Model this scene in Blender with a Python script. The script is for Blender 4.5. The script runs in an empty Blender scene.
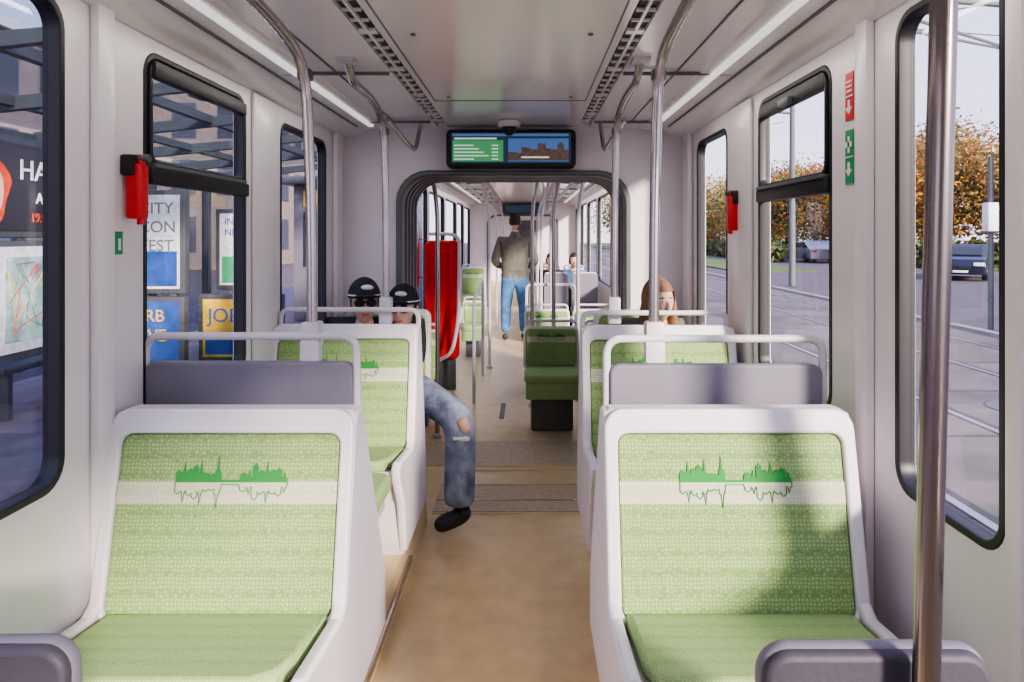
import bpy, bmesh, math, random
from mathutils import Vector, Matrix
random.seed(7)
S=bpy.context.scene
COL=S.collection
S.view_settings.view_transform='AgX'
try: S.view_settings.look='AgX - Medium High Contrast'
except Exception: pass
# ------------------------------------------------------------------ materials
def mat(name,col,rough=.5,metal=0,noise=.06,nscale=6,bump=0,bscale=80,spec=.5,emit=None,es=1):
    m=bpy.data.materials.new(name); m.use_nodes=True
    nt=m.node_tree; b=nt.nodes['Principled BSDF']
    b.inputs['Roughness'].default_value=rough; b.inputs['Metallic'].default_value=metal
    b.inputs['Specular IOR Level'].default_value=spec
    tc=nt.nodes.new('ShaderNodeTexCoord')
    n=nt.nodes.new('ShaderNodeTexNoise'); n.inputs['Scale'].default_value=nscale; n.inputs['Detail'].default_value=4
    nt.links.new(tc.outputs['Object'],n.inputs['Vector'])
    r=nt.nodes.new('ShaderNodeValToRGB')
    c=Vector(col)
    r.color_ramp.elements[0].position=.3; r.color_ramp.elements[1].position=.7
    r.color_ramp.elements[0].color=(*[max(0,v*(1-noise)) for v in c],1)
    r.color_ramp.elements[1].color=(*[min(1,v*(1+noise)) for v in c],1)
    nt.links.new(n.outputs['Fac'],r.inputs['Fac']); nt.links.new(r.outputs['Color'],b.inputs['Base Color'])
    if bump:
        n2=nt.nodes.new('ShaderNodeTexNoise'); n2.inputs['Scale'].default_value=bscale
        nt.links.new(tc.outputs['Object'],n2.inputs['Vector'])
        bp=nt.nodes.new('ShaderNodeBump'); bp.inputs['Strength'].default_value=bump; bp.inputs['Distance'].default_value=.01
        nt.links.new(n2.outputs['Fac'],bp.inputs['Height']); nt.links.new(bp.outputs['Normal'],b.inputs['Normal'])
    if emit:
        b.inputs['Emission Color'].default_value=(*emit,1); b.inputs['Emission Strength'].default_value=es
    return m
def fabric(name,c1,c2,scale=62):
    m=mat(name,c1,.95,spec=.15); nt=m.node_tree; b=nt.nodes['Principled BSDF']
    tc=nt.nodes.new('ShaderNodeTexCoord'); v=nt.nodes.new('ShaderNodeTexVoronoi'); v.feature='DISTANCE_TO_EDGE'
    v.inputs['Scale'].default_value=scale; v.inputs['Randomness'].default_value=.4
    nt.links.new(tc.outputs['Object'],v.inputs['Vector'])
    r=nt.nodes.new('ShaderNodeValToRGB'); r.color_ramp.elements[0].position=.0; r.color_ramp.elements[1].position=.3
    r.color_ramp.elements[0].color=(*c2,1); r.color_ramp.elements[1].color=(*c1,1)
    nt.links.new(v.outputs['Distance'],r.inputs['Fac']); nt.links.new(r.outputs['Color'],b.inputs['Base Color'])
    bp=nt.nodes.new('ShaderNodeBump'); bp.inputs['Strength'].default_value=.3; bp.inputs['Distance'].default_value=.003
    nt.links.new(v.outputs['Distance'],bp.inputs['Height']); nt.links.new(bp.outputs['Normal'],b.inputs['Normal'])
    return m
def glassmat(name,tint,gl=.08):
    m=bpy.data.materials.new(name); m.use_nodes=True; nt=m.node_tree
    nt.nodes.remove(nt.nodes['Principled BSDF'])
    t=nt.nodes.new('ShaderNodeBsdfTransparent'); t.inputs[0].default_value=(*tint,1)
    g=nt.nodes.new('ShaderNodeBsdfGlossy'); g.inputs['Roughness'].default_value=.02
    n=nt.nodes.new('ShaderNodeTexNoise'); n.inputs['Scale'].default_value=2
    mr=nt.nodes.new('ShaderNodeMapRange'); mr.inputs['To Min'].default_value=gl*.7; mr.inputs['To Max'].default_value=gl*1.3
    mx=nt.nodes.new('ShaderNodeMixShader')
    nt.links.new(n.outputs['Fac'],mr.inputs['Value']); nt.links.new(mr.outputs['Result'],mx.inputs[0])
    nt.links.new(t.outputs[0],mx.inputs[1]); nt.links.new(g.outputs[0],mx.inputs[2])
    nt.links.new(mx.outputs[0],nt.nodes['Material Output'].inputs['Surface'])
    return m
WHITE=mat('white_panel',(.76,.715,.75),.30,noise=.03,nscale=3)
CEIL=mat('ceiling_panel',(.82,.785,.79),.18,noise=.03,nscale=2)
SHELL=mat('seat_shell',(.71,.67,.73),.35,noise=.03)
GROOVE=mat('groove',(.16,.16,.18),.6)
BLACK=mat('black_rubber',(.012,.012,.016),.45)
DKGREY=mat('dark_grey_metal',(.12,.13,.13),.4,metal=.2)
GREYP=mat('grey_seat_back',(.19,.18,.225),.6,bump=.1)
GREYN=mat('dark_grey_seat_back',(.055,.05,.07),.6,bump=.1)
RIMG=mat('grey_rim',(.17,.16,.20),.45)
RAILW=mat('rail_coating',(.60,.58,.62),.35)
STEEL=mat('steel_tube',(.50,.46,.46),.25,metal=.95)
STEELD=mat('brushed_steel',(.28,.24,.235),.22,metal=1)
FLOORM=mat('floor_vinyl',(.68,.53,.31),.30,noise=.10,nscale=9,bump=.05,bscale=200)
FLOORD=mat('floor_vinyl_joint',(.52,.43,.29),.45,noise=.15,nscale=30,bump=.2,bscale=160)
FLOORL=mat('podium_vinyl',(.72,.58,.34),.45,noise=.05,nscale=5)
GREEN=fabric('green_fabric',(.38,.51,.23),(.19,.30,.11),100)
GREEN2=fabric('green_seat_fabric',(.42,.55,.26),(.27,.40,.16),140)
STRIPE=fabric('stripe_fabric',(.64,.63,.50),(.48,.49,.36),100)
EMB=mat('emblem_green',(.03,.25,.05),.8)
RED=mat('red_plastic',(.62,.015,.02),.35)
SIGNG=mat('sign_green',(.02,.30,.12),.5)
SIGNW=mat('sign_white',(.8,.8,.8),.5)
GLASS=glassmat('window_glass',(.84,.83,.87),.045)
FILLSTRIP=mat('fill_glow_strip',(.75,.75,.78),.4,emit=(1,.97,.95),es=.7)  # glow material for the added ceiling fill strips
PAVE=mat('platform_paving',(.17,.135,.165),.85,noise=.25,nscale=3)
ASPH=mat('asphalt',(.11,.09,.098),.9,noise=.2,nscale=2)
PAVL=mat('track_paving',(.15,.12,.115),.85,noise=.3,nscale=1.5)
RAILM=mat('track_steel',(.40,.38,.38),.3,metal=.8)
GRASS=mat('grass',(.10,.15,.03),.9,noise=.4,nscale=1)
BARK=mat('bark',(.06,.04,.03),.9,noise=.3)
LEAFS=[mat('leaf_yellow',(.36,.19,.02),.8,noise=.4),mat('leaf_orange',(.20,.075,.012),.8,noise=.4),mat('leaf_green',(.095,.12,.022),.8,noise=.4)]
SKIN=mat('skin',(.62,.40,.30),.5); JEANS=mat('denim',(.24,.29,.39),.85,noise=.45,nscale=14,bump=.5,bscale=40)
JEANSM=mat('denim_mid',(.07,.19,.40),.85,noise=.25,nscale=14,bump=.2)
OLIVE=mat('olive_jacket',(.13,.12,.10),.6,noise=.2,nscale=15); BLKCL=mat('black_cloth',(.02,.02,.025),.8)
SHOE=mat('shoe',(.03,.03,.035),.6); HAIRD=mat('dark_hair',(.03,.02,.015),.6); HAIRR=mat('light_brown_hair',(.24,.12,.06),.6,noise=.3,nscale=40)
WCL=mat('white_cloth',(.75,.75,.75),.8); LIP=mat('lips',(.45,.15,.13),.5); EYE=mat('eye',(.8,.8,.8),.2); PUP=mat('pupil',(.02,.02,.02),.2)
# ------------------------------------------------------------------ helpers
def grp(name,loc=(0,0,0)):
    e=bpy.data.objects.new(name,None); e.empty_display_size=.05; e.location=loc; COL.objects.link(e); return e
def fin(o,parent=None):
    if o.name not in COL.objects: COL.objects.link(o)
    if parent is not None:
        o.parent=parent; o.matrix_parent_inverse=Matrix.Translation(-Vector(parent.location))
    return o
def smooth(me,ang=35):
    for p in me.polygons: p.use_smooth=True
    try: me.set_sharp_from_angle(angle=math.radians(ang))
    except Exception: pass
def from_curve(cu,name,m,M,parent):
    t=bpy.data.objects.new('tmp',cu); COL.objects.link(t)
    bpy.context.view_layer.update()
    dg=bpy.context.evaluated_depsgraph_get()
    me=bpy.data.meshes.new_from_object(t.evaluated_get(dg))
    bpy.data.objects.remove(t)
    me.transform(M); me.materials.clear(); me.materials.append(m); smooth(me)
    o=bpy.data.objects.new(name,me); return fin(o,parent)
def slab(name,loops,org,u,v,th,m,bev=0,parent=None):
    """extruded planar shape with holes; centred on plane through org"""
    cu=bpy.data.curves.new(name,'CURVE'); cu.dimensions='2D'; cu.fill_mode='BOTH'
    cu.extrude=max(th/2-bev,.0001); cu.bevel_depth=bev; cu.bevel_resolution=2; cu.offset=-bev
    for L in loops:
        s=cu.splines.new('POLY'); s.points.add(len(L)-1); s.use_cyclic_u=True
        for i,p in enumerate(L): s.points[i].co=(p[0],p[1],0,1)
    u=Vector(u).normalized(); v=Vector(v).normalized(); w=u.cross(v)
    M=Matrix((( u.x,v.x,w.x,org[0]),(u.y,v.y,w.y,org[1]),(u.z,v.z,w.z,org[2]),(0,0,0,1)))
    return from_curve(cu,name,m,M,parent)
def rr(u0,u1,v0,v1,r=.03,n=6,rs=None):
    rs=rs or (r,r,r,r) # bl br tr tl
    P=[]
    for (cx,cy,a0,rad) in ((u0+rs[0],v0+rs[0],180,rs[0]),(u1-rs[1],v0+rs[1],270,rs[1]),(u1-rs[2],v1-rs[2],0,rs[2]),(u0+rs[3],v1-rs[3],90,rs[3])):
        if rad<=1e-5: P.append((cx,cy)); continue
        for i in range(n+1):
            a=math.radians(a0+90*i/n); P.append((cx+rad*math.cos(a),cy+rad*math.sin(a)))
    return P
X,Y,Z=Vector((1,0,0)),Vector((0,1,0)),Vector((0,0,1))
def slabX(name,loops,x,th,m,bev=0,parent=None): return slab(name,loops,(x,0,0),Y,Z,th,m,bev,parent)
def slabY(name,loops,y,th,m,bev=0,parent=None): return slab(name,loops,(0,y,0),X,Z,th,m,bev,parent)
def slabZ(name,loops,z,th,m,bev=0,parent=None): return slab(name,loops,(0,0,z),X,Y,th,m,bev,parent)
def box(name,xr,yr,zr,m,bev=0,parent=None,seg=2):
    bm=bmesh.new(); bmesh.ops.create_cube(bm,size=1)
    for v in bm.verts:
        v.co=Vector((xr[0]+(v.co.x+.5)*(xr[1]-xr[0]),yr[0]+(v.co.y+.5)*(yr[1]-yr[0]),zr[0]+(v.co.z+.5)*(zr[1]-zr[0])))
    if bev: bmesh.ops.bevel(bm,geom=bm.edges[:],offset=bev,segments=seg,affect='EDGES',profile=.6)
    me=bpy.data.meshes.new(name); bm.to_mesh(me); bm.free(); me.materials.append(m)
    if bev: smooth(me)
    return fin(bpy.data.objects.new(name,me),parent)
def fillet(pts,r,n=6):
    pts=[Vector(p) for p in pts]; out=[pts[0]]
    for i in range(1,len(pts)-1):
        a,b,c=pts[i-1],pts[i],pts[i+1]
        d1=(a-b); d2=(c-b); rr_=min(r,d1.length*.49,d2.length*.49)
        p0=b+d1.normalized()*rr_; p2=b+d2.normalized()*rr_
        for k in range(n+1):
            t=k/n; out.append(p0*(1-t)**2+b*2*t*(1-t)+p2*t*t)
    out.append(pts[-1]); return out
def tube(name,pts,r,m,fr=.08,parent=None,radii=None,cyc=False,res=4):
    cu=bpy.data.curves.new(name,'CURVE'); cu.dimensions='3D'; cu.bevel_depth=r; cu.bevel_resolution=res; cu.use_fill_caps=True
    P=fillet(pts,fr) if fr and not radii else [Vector(p) for p in pts]
    s=cu.splines.new('POLY'); s.points.add(len(P)-1); s.use_cyclic_u=cyc
    for i,p in enumerate(P):
        s.points[i].co=(*p,1)
        if radii: s.points[i].radius=radii[i]/r
    return from_curve(cu,name,m,Matrix.Identity(4),parent)
def join(name,objs,parent=None):
    bm=bmesh.new(); mats=[]
    for o in objs:
        me=o.data
        mi=[]
        for mm in me.materials:
            if mm not in mats: mats.append(mm)
            mi.append(mats.index(mm))
        vs=[bm.verts.new(o.matrix_basis@v.co) for v in me.vertices]
        for p in me.polygons:
            try:
                f=bm.faces.new([vs[i] for i in p.vertices]); f.material_index=mi[p.material_index] if mi else 0; f.smooth=p.use_smooth
            except ValueError: pass
    for o in objs: bpy.data.objects.remove(o)
    me=bpy.data.meshes.new(name); bm.to_mesh(me); bm.free()
    for mm in mats: me.materials.append(mm)
    try: me.set_sharp_from_angle(angle=math.radians(40))
    except Exception: pass
    return fin(bpy.data.objects.new(name,me),parent)

# ------------------------------------------------------------------ room shell
WX=1.07; CAR1=(-2.4,4.30); CAR2=(4.95,14.0); CAR3=(14.3,22.0)
def wall(name,side,yr,wins,z0=0,z1=2.11):
    x=side*(WX+.025)
    loops=[[(yr[0],z0),(yr[1],z0),(yr[1],z1),(yr[0],z1)]]
    for w in wins: loops.append(rr(w[0],w[1],w[2],w[3],.07)[::-1])
    return slabX(name,loops,x,.05,WHITE)
wn=[0]
def window(side,w,hopper=None,fw=.014):
    wn[0]+=1
    g=grp('window_%d'%wn[0],(side*(WX+.02),(w[0]+w[1])/2,(w[2]+w[3])/2))
    a=rr(w[0]-.006,w[1]+.006,w[2]-.006,w[3]+.006,.076); b=rr(w[0]+fw,w[1]-fw,w[2]+fw,w[3]-fw,.06)
    slabX('rubber_frame',[a,b[::-1]],side*(WX+.02),.046,BLACK,.004,g)
    slabX('glass',[b],side*(WX+.03),.004,GLASS,0,g)
    if hopper:
        box('divider',(side*WX-.018,side*WX+.022),(w[0]+.01,w[1]-.01),(hopper-.028,hopper+.022),BLACK,.006,g)
        box('hopper_rail',(side*WX-.024,side*WX+.02),(w[0]+.03,w[1]-.03),(hopper+.022,hopper+.036),DKGREY,.003,g)
        c=rr(w[0]+.02,w[1]-.02,hopper+.03,w[3]-.02,.04); d=rr(w[0]+.034,w[1]-.034,hopper+.045,w[3]-.036,.03)
        slabX('hopper_frame',[c,d[::-1]],side*(WX+.005),.03,BLACK,.003,g)
        box('hopper_top_bar',(side*WX-.012,side*WX+.02),(w[0]+.03,w[1]-.03),(w[3]-.075,w[3]-.03),BLACK,.004,g)
        box('hopper_latch',(side*WX-.03,side*WX+.01),((w[0]+w[1])/2-.05,(w[0]+w[1])/2+.05),(w[3]-.075,w[3]-.05),DKGREY,.003,g)
L1=[(-2.1,-.1,.86,2.06),(.05,1.70,.86,2.06),(2.06,2.80,.92,2.04),(3.20,3.92,.92,2.01)]
R1=[(-2.35,-.36,.81,2.06),(-.22,1.30,.81,2.06),(1.41,1.82,.81,2.06),(2.21,2.90,.90,2.04),(3.36,3.95,.90,2.01)]  # out-of-view openings widened so sun reaches the seats unbroken
wall('wall_left',-1,CAR1,L1); wall('wall_right',1,CAR1,R1)
for w in L1: window(-1,w,1.665 if w[0]==2.06 else None)
for w in R1: window(1,w,1.645 if w[0]==2.21 else None)
W2=[(5.15,6.3,.86,2.0),(6.45,7.9,.25,2.02),(8.05,9.5,.86,2.0),(9.65,11.1,.86,2.0),(11.25,12.4,.25,2.02),(12.55,13.8,.86,2.0)]
wall('wall_left_middle_car',-1,CAR2,W2); wall('wall_right_middle_car',1,CAR2,W2)
W3=[(14.6,16.2,.86,2.0),(16.5,18,.86,2.0),(18.3,19.8,.86,2.0),(20.0,21.6,.86,2.0)]
wall('wall_left_rear_car',-1,CAR3,W3); wall('wall_right_rear_car',1,CAR3,W3)
for w in W2+W3: window(-1,w); window(1,w)
t=0
def trim(xr,yr,zr,m=WHITE,b=.012):
    global t; t+=1; return box('trim_%d'%t,xr,yr,zr,m,b)
trim((-WX,-WX+.028),(1.80,1.875),(.0,2.10)); trim((-WX,-WX+.016),(2.86,3.12),(.9,2.08))
trim((WX-.028,WX),(1.93,2.0),(.0,2.10)); trim((WX-.016,WX),(2.97,3.28),(.9,2.08))
trim((WX-.02,WX),(1.335,1.385),(.0,2.10))
trim((-WX,-WX+.03),(4.05,4.2),(.0,2.10),WHITE,.014); trim((WX-.03,WX),(4.05,4.2),(.0,2.10),WHITE,.014)
for s in (-1,1):
    slab('baseboard_'+('left' if s<0 else 'right'),[[(s*WX,.17),(s*(WX-.10),.17),(s*(WX-.10),.30),(s*(WX-.02),.42),(s*WX,.60)]],(0,.9,0),X,Z,1.0,WHITE,0)
# floor
box('floor',(-1.12,1.12),(-2.4,22.0),(-.06,0),FLOORM)
g=grp('floor_joint_strip',(0,3.8,0))
box('joint_plate',(-.42,.40),(3.63,4.02),(0,.003),FLOORD,0,g); box('bellows_floor_plate',(-.70,.70),(4.37,4.9),(0,.003),FLOORD,0,g)
for y in (3.62,3.80,4.02,4.28,4.36): box('strip',(-.42,.40),(y,y+.012),(0,.006),STEEL if y==3.8 else FLOORL,0,g)
for y in (3.635,4.035,4.29): box('gap',(-.42,.40),(y,y+.010),(0,.005),GROOVE,0,g)
g=grp('floor_marking_plate',(-.12,5.6,0)); box('plate',(-.14,-.10),(5.5,6.0),(0,.003),GROOVE,0,g)
def ceiling(name,yr):
    pts=[(-1.12,2.10),(-1.06,2.085),(-.97,2.115),(-.93,2.135),(-.80,2.142),(-.79,2.150),(-.48,2.158),(-.475,2.185),(-.415,2.185),(-.41,2.16),
         (.41,2.16),(.415,2.185),(.475,2.185),(.48,2.158),(.79,2.150),(.80,2.142),(.93,2.135),(.97,2.115),(1.06,2.085),(1.12,2.10),(1.12,2.24),(-1.12,2.24)]
    return slab(name,[pts],(0,(yr[0]+yr[1])/2,0),X,Z,yr[1]-yr[0],CEIL)
ceiling('ceiling',(-2.4,4.30)); ceiling('ceiling_middle_car',CAR2); ceiling('ceiling_rear_car',CAR3)
for nm,yr in (('a',(-2.0,4.1)),('b',(5.1,13.8))):
    for s in (-1,1):
        g=grp('ceiling_vent_slot',(s*.445,yr[0],2.17)); 
        box('slot',(s*.445-.028,s*.445+.028),yr,(2.166,2.18),BLACK,0,g)
        ob=[]
        y=yr[0]+.1
        k=0
        while y<yr[1]:
            ob.append(box('bar',(s*.445-.03,s*.445+.03),(y,y+(.04 if k%5==0 else .006)),(2.156,2.17),CEIL)); y+=.12 if k%5==0 else .10; k+=1
        ob.append(box('rib',(s*.445-.005,s*.445+.005),yr,(2.155,2.168),CEIL))
        join('bars',ob,g)
        g=grp('ceiling_fill_strip',(s*.62,yr[0],2.14)); box('fill_glow_bar',(s*.85-.015,s*.85+.015),yr,(2.128,2.139),FILLSTRIP,.003,g)  # added glowing strip along the ceiling edge, lifts the interior
        g=grp('ceiling_panel_seam',(s*.7,yr[0],2.15)); box('seam',(s*.70-.003,s*.70+.003),yr,(2.147,2.153),GROOVE,0,g)
        box('edge_seam',(s*.935-.004,s*.935+.004),yr,(2.126,2.134),GROOVE,0,g)
        for yy in [yr[0]+i*1.2 for i in range(int((yr[1]-yr[0])/1.2)+1)]:
            box('cross_seam',(min(s*.48,s*.93),max(s*.48,s*.93)),(yy,yy+.003),(2.135,2.150),GROOVE,0,g)
g=grp('ceiling_hatch',(0,2.9,2.16))
for (a,b,c,d) in ((-.38,.38,1.2,1.204),(-.38,.38,3.45,3.454),(-.383,-.379,1.2,3.454),(.379,.383,1.2,3.454)): box('hatch_seam',(a,b),(c,d),(2.157,2.161),GROOVE,0,g)
for yy in (1.35,2.3,3.35):
    for xx in (-.3,.3): box('screw',(xx-.008,xx+.008),(yy,yy+.016),(2.154,2.160),GROOVE,.002,g)
def portal(yc,name,y2,hw=.72,top=1.87):
    def path(k=0,dz=0):
        h=hw-k; tz=top-dz; r=.20-k*.5
        return [(-h,0)]+[(-h+r-r*math.cos(a),tz-r+r*math.sin(a)) for a in [math.radians(i*15) for i in range(7)]]+\
         [(h-r+r*math.sin(a),tz-r+r*math.cos(a)) for a in [math.radians(i*15) for i in range(7)]]+[(h,0)]
    o=[(-1.12,0)]+path()+[(1.12,0),(1.12,2.2),(-1.12,2.2)]
    slabY('wall_'+name,[o],yc,.06,WHITE)
    g=grp('gangway_portal',(0,yc,0))
    slabY('rim',[path(0,0)+path(.035,.035)[::-1]],yc-.02,.09,DKGREY,.01,g)
    n=9
    for i in range(n):
        k=.012 if i%2 else .026
        yy=yc+.06+(y2-yc-.07)*(i+.5)/n
        slabY('bellows_fold',[path(-.02,-.02)+path(k,k)[::-1]],yy,(y2-yc-.07)/n,DKGREY if i%2 else RIMG,0,g)
portal(4.33,'partition',4.95,.735,1.885); portal(14.03,'partition_rear',14.3,.735,1.9)
slabY('wall_partition_middle',[[(-1.12,0),(-.76,0),(-.76,1.91),(.76,1.91),(.76,0),(1.12,0),(1.12,2.2),(-1.12,2.2)]],4.93,.04,WHITE)
box('wall_front',(-1.12,1.12),(-2.46,-2.40),(0,2.2),WHITE); box('wall_back',(-1.12,1.12),(22.0,22.06),(0,2.2),WHITE)
g=grp('door_1',(0,21.97,0)); box('leaf',(-.38,.38),(21.95,21.99),(0,1.95),DKGREY,.01,g); box('pane',(-.28,.28),(21.94,21.952),(.9,1.85),GLASS,0,g)
# ------------------------------------------------------------------ passenger display
g=grp('passenger_information_display',(0,4.2,2.0))
slabY('housing',[rr(-.41,.385,1.893,2.128,.03)],4.235,.10,BLACK,.01,g)
SC=mat('screen_dark',(.02,.04,.06),.2,emit=(.03,.06,.09),es=.5); SG=mat('screen_green',(.05,.2,.08),.3,emit=(.07,.32,.13),es=.7)
SW=mat('screen_white',(.5,.6,.5),.3,emit=(.6,.75,.6),es=.7); SB=mat('screen_blue',(.05,.12,.3),.3,emit=(.08,.16,.38),es=.7)
SBR=mat('screen_brown',(.1,.08,.08),.3,emit=(.16,.10,.08),es=.4,noise=.6,nscale=30)
box('screen',(-.38,.355),(4.178,4.186),(1.92,2.105),SC,0,g)
box('route_panel',(-.37,-.06),(4.174,4.178),(1.93,2.06),SG,0,g)
for i in range(5):
    box('text_row',(-.36,-.36+.12+.03*((i*7)%4)),(4.172,4.174),(1.94+i*.021,1.948+i*.021),SW,0,g); box('time_row',(-.13,-.09),(4.172,4.174),(1.94+i*.021,1.948+i*.021),SW,0,g)
box('header',(-.37,.34),(4.174,4.178),(2.085,2.10),SB,0,g)
box('header_text',(-.36,-.10),(4.172,4.174),(2.065,2.075),SW,0,g)
box('picture',(-.03,.34),(4.174,4.178),(1.93,2.07),SB,0,g)
slabY('picture_town',[[(-.03,1.935),(.34,1.935),(.34,2.0),(.31,2.0),(.31,2.03),(.29,2.05),(.27,2.03),(.27,2.0),(.2,2.01),(.2,2.04),(.15,2.04),(.15,2.0),(.05,2.02),(.05,1.98),(-.03,1.99)]],4.171,.002,SBR,0,g)
box('picture_light',(.05,.22),(4.168,4.170),(1.95,1.96),SW,0,g)
g=grp('surveillance_camera_dome',(-.02,3.9,2.14))
bm=bmesh.new(); bmesh.ops.create_uvsphere(bm,u_segments=20,v_segments=10,radius=.045)
for v in bm.verts: v.co=Vector((v.co.x-.02,v.co.y+4.05,min(v.co.z,0)*1.1+2.118))
me=bpy.data.meshes.new('dome'); bm.to_mesh(me); bm.free(); me.materials.append(BLACK); smooth(me); fin(bpy.data.objects.new('dome',me),g)
slabZ('base',[[(-.02+.065*math.cos(i*.3142),4.05+.065*math.sin(i*.3142)) for i in range(20)]],2.138,.035,WHITE,.004,g)
g=grp('passenger_information_display',(0,13.9,1.9)); slabY('housing',[rr(-.4,.4,1.91,2.12,.03)],13.9,.1,BLACK,.01,g)
box('screen',(-.36,.36),(13.84,13.846),(1.94,2.09),SC,0,g)

# ------------------------------------------------------------------ podiums
for s,nm in ((-1,'left'),(1,'right')):
    e=.43 if s<0 else .385
    g=grp('seat_podium_'+nm,(s*.75,1,0))
    P=[(s*(WX-.003),0),(s*e,0),(s*(e+.01),.14),(s*(e+.035),.17),(s*(WX-.003),.17)]
    slab('platform',[P],(0,.58,0),X,Z,5.9,FLOORL,0,g)
    box('metal_edge_strip',(min(s*(e-.012),s*(e+.004)),max(s*(e-.012),s*(e+.004))),(2.15,3.0),(.045,.075),STEEL,.003,g)
    box('metal_edge_strip',(min(s*(e-.012),s*(e+.004)),max(s*(e-.012),s*(e+.004))),(.3,1.6),(.045,.075),STEEL,.003,g)
# ------------------------------------------------------------------ seats
def skyline(seed=3):
    rnd=random.Random(seed); P=[(0,0)]
    def cl(x0,x1,n,h):
        xs=[x0+(x1-x0)*i/n for i in range(n+1)]
        for i in range(n):
            hh=h*(.35+.65*rnd.random()); a,b=xs[i],xs[i+1]; m=(a+b)/2
            if i%3==1: P.extend([(a,hh*.55),(a+(b-a)*.25,hh*.6),(m,hh*1.25),(b-(b-a)*.25,hh*.6),(b,hh*.5)])
            else: P.extend([(a,hh*.8),(m,hh),(b,hh*.8)])
    cl(0,.40,8,1); P.extend([(.41,.1),(.57,.1)]); cl(.58,1,8,.8); P.append((1,0))
    return P
SKY=skyline()
def emblem(org,u,v,w,h,parent):
    up=[(x*w,y*h) for x,y in SKY]
    slab('emblem_skyline',[up],org,u,v,.002,EMB,0,parent)
    pts=[Vector(org)+Vector(u)*(x*w)-Vector(v)*(y*h*.95) for x,y in SKY]
    tube('emblem_reflection',pts,.0015,EMB,0,parent,res=1)
def seat_front(g,x0,x1,yt,zt,dj=-.12,zj=.50,df=-.46,zf=.54,s=1,em=True):
    yy=lambda d: yt+s*d
    B=Vector((0,yy(dj),zj-.05)); T=Vector((0,yy(-.005),zt)); v=(T-B); Lh=v.length; v.normalize()
    u=X*s; ox=x0 if s>0 else x1
    W=x1-x0; n=u.cross(v)
    org=Vector((ox,B.y,B.z))
    O=rr(0,W,0,Lh,.02,rs=(.005,.005,.055,.055)); H=rr(.036,W-.036,.03,Lh-.066,.03)
    slab('back_frame',[O,H[::-1]],org+n*.01,u,v,.045,SHELL,.008,g)
    q=rr(.038,W-.038,.032,Lh-.068,.028)
    slab('back_cushion',[q],org+n*.008,u,v,.03,GREEN,.006,g)
    hh=Lh-.09; s0=.032+hh*.60; s1=.032+hh*.72
    slab('back_stripe',[[(.039,s0),(W-.039,s0),(W-.039,s1),(.039,s1)]],org+n*.0085,u,v,.0312,STRIPE,.0,g)
    if em: emblem(org+n*.0255+u*(W*.5-.14)+v*(s1-.002),u,v,.30,.062,g)
    Bk=Vector((0,yy(dj-.01),zj)); F=Vector((0,yy(df),zf)); v2=(F-Bk); L2=v2.length; v2.normalize()
    u2=-u; o2=Vector((x1 if s>0 else x0,Bk.y,Bk.z)); n2=u2.cross(v2)
    c=[(.045,0),(W-.045,0),(W-.05,L2-.10),(W-.07,L2-.03),(W-.12,L2),(.12,L2),(.07,L2-.03),(.05,L2-.10)]
    slab('seat_cushion',[c],o2-n2*.02,u2,v2,.045,GREEN2,.016,g)
def prof_body(g,x0,x1,P,th=None,name='shell_body',m=SHELL,bev=.015):
    slab(name,[P],((x0+x1)/2,0,0),Y,Z,x1-x0,m,bev,g)
def bench(name,x0,x1,yt,zt,rear,railz,dz=0,rs=0):
    g=grp(name,((x0+x1)/2,yt,.17))
    zj=.50+dz; zf=.54+dz
    rd=.36 if rear else .20
    P=[(yt+.0,zt-.005),(yt+.055,zt-.005),(yt+rd,.36+dz),(yt+rd,.17),(yt-.30,.17),(yt-.36,.36+dz),(yt-.46,zf-.06),(yt-.44,zf-.045),(yt-.12,zj-.055)]
    prof_body(g,x0+.01,x1-.01,P)
    Q=[(yt-.035,zt-.04),(yt-.01,zt-.01),(yt+.06,zt-.01),(yt+rd+.008,.37+dz),(yt+rd+.008,.16+.03),(yt-.31,.19),(yt-.38,.35+dz),(yt-.475,zf-.065),(yt-.478,zf-.02),(yt-.45,zf-.002),(yt-.17,zj+.008),(yt-.135,zj+.03)]
    for xx in (x0+.016,x1-.016): slab('side_wing',[Q],(xx,0,0),Y,Z,.036,SHELL,.012,g)
    seat_front(g,x0,x1,yt,zt,zj=zj,zf=zf)
    a,b=x0+rs,x1+rs
    if rear:
        slab('rear_back_panel',[rr(a+.02,b-.02,.93,railz-.075,.015,rs=(.0,.0,.03,.03))],(0,yt+.17,0),X,Z,.035,GREYP,.008,g)
        slab('rear_back_shell',[rr(a+.005,b-.005,.60,railz-.085,.03)],(0,yt+.20,0),X,Z,.035,SHELL,.012,g)
        slab('rear_back_cushion',[rr(a+.04,b-.04,.58,railz-.11,.03)],(0,yt+.225,0),X,Z,.03,GREEN,.008,g)
        slab('rear_seat_cushion',[rr(x0+.03,x1-.03,yt+.24,yt+.66,.05)],(0,0,.565),X,Y,.06,GREEN2,.02,g)
        box('rear_seat_pan',(x0+.05,x1-.05),(yt+.24,yt+.62),(.47,.54),SHELL,.02,g)
        slab('rear_seat_foot',[[(yt+.30,.17),(yt+.50,.17),(yt+.56,.50),(yt+.28,.50)]],((x0+x1)/2,0,0),Y,Z,.3,SHELL,.015,g)
        yr_=yt+.175
    else: yr_=yt+.06
    zb=.95 if rear else zt-.03
    tube('grab_rail',[(a+.012,yr_,zb),(a+.012,yr_,railz),(b-.012,yr_,railz),(b-.012,yr_,zb)],.012,RAILW,.05,g)
    return g
bench('double_tram_seat',-1.05,-.385,1.90,1.0,True,1.173,0,-.035)
bench('double_tram_seat',.295,.975,1.90,1.0,True,1.165,0,.02)
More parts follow.
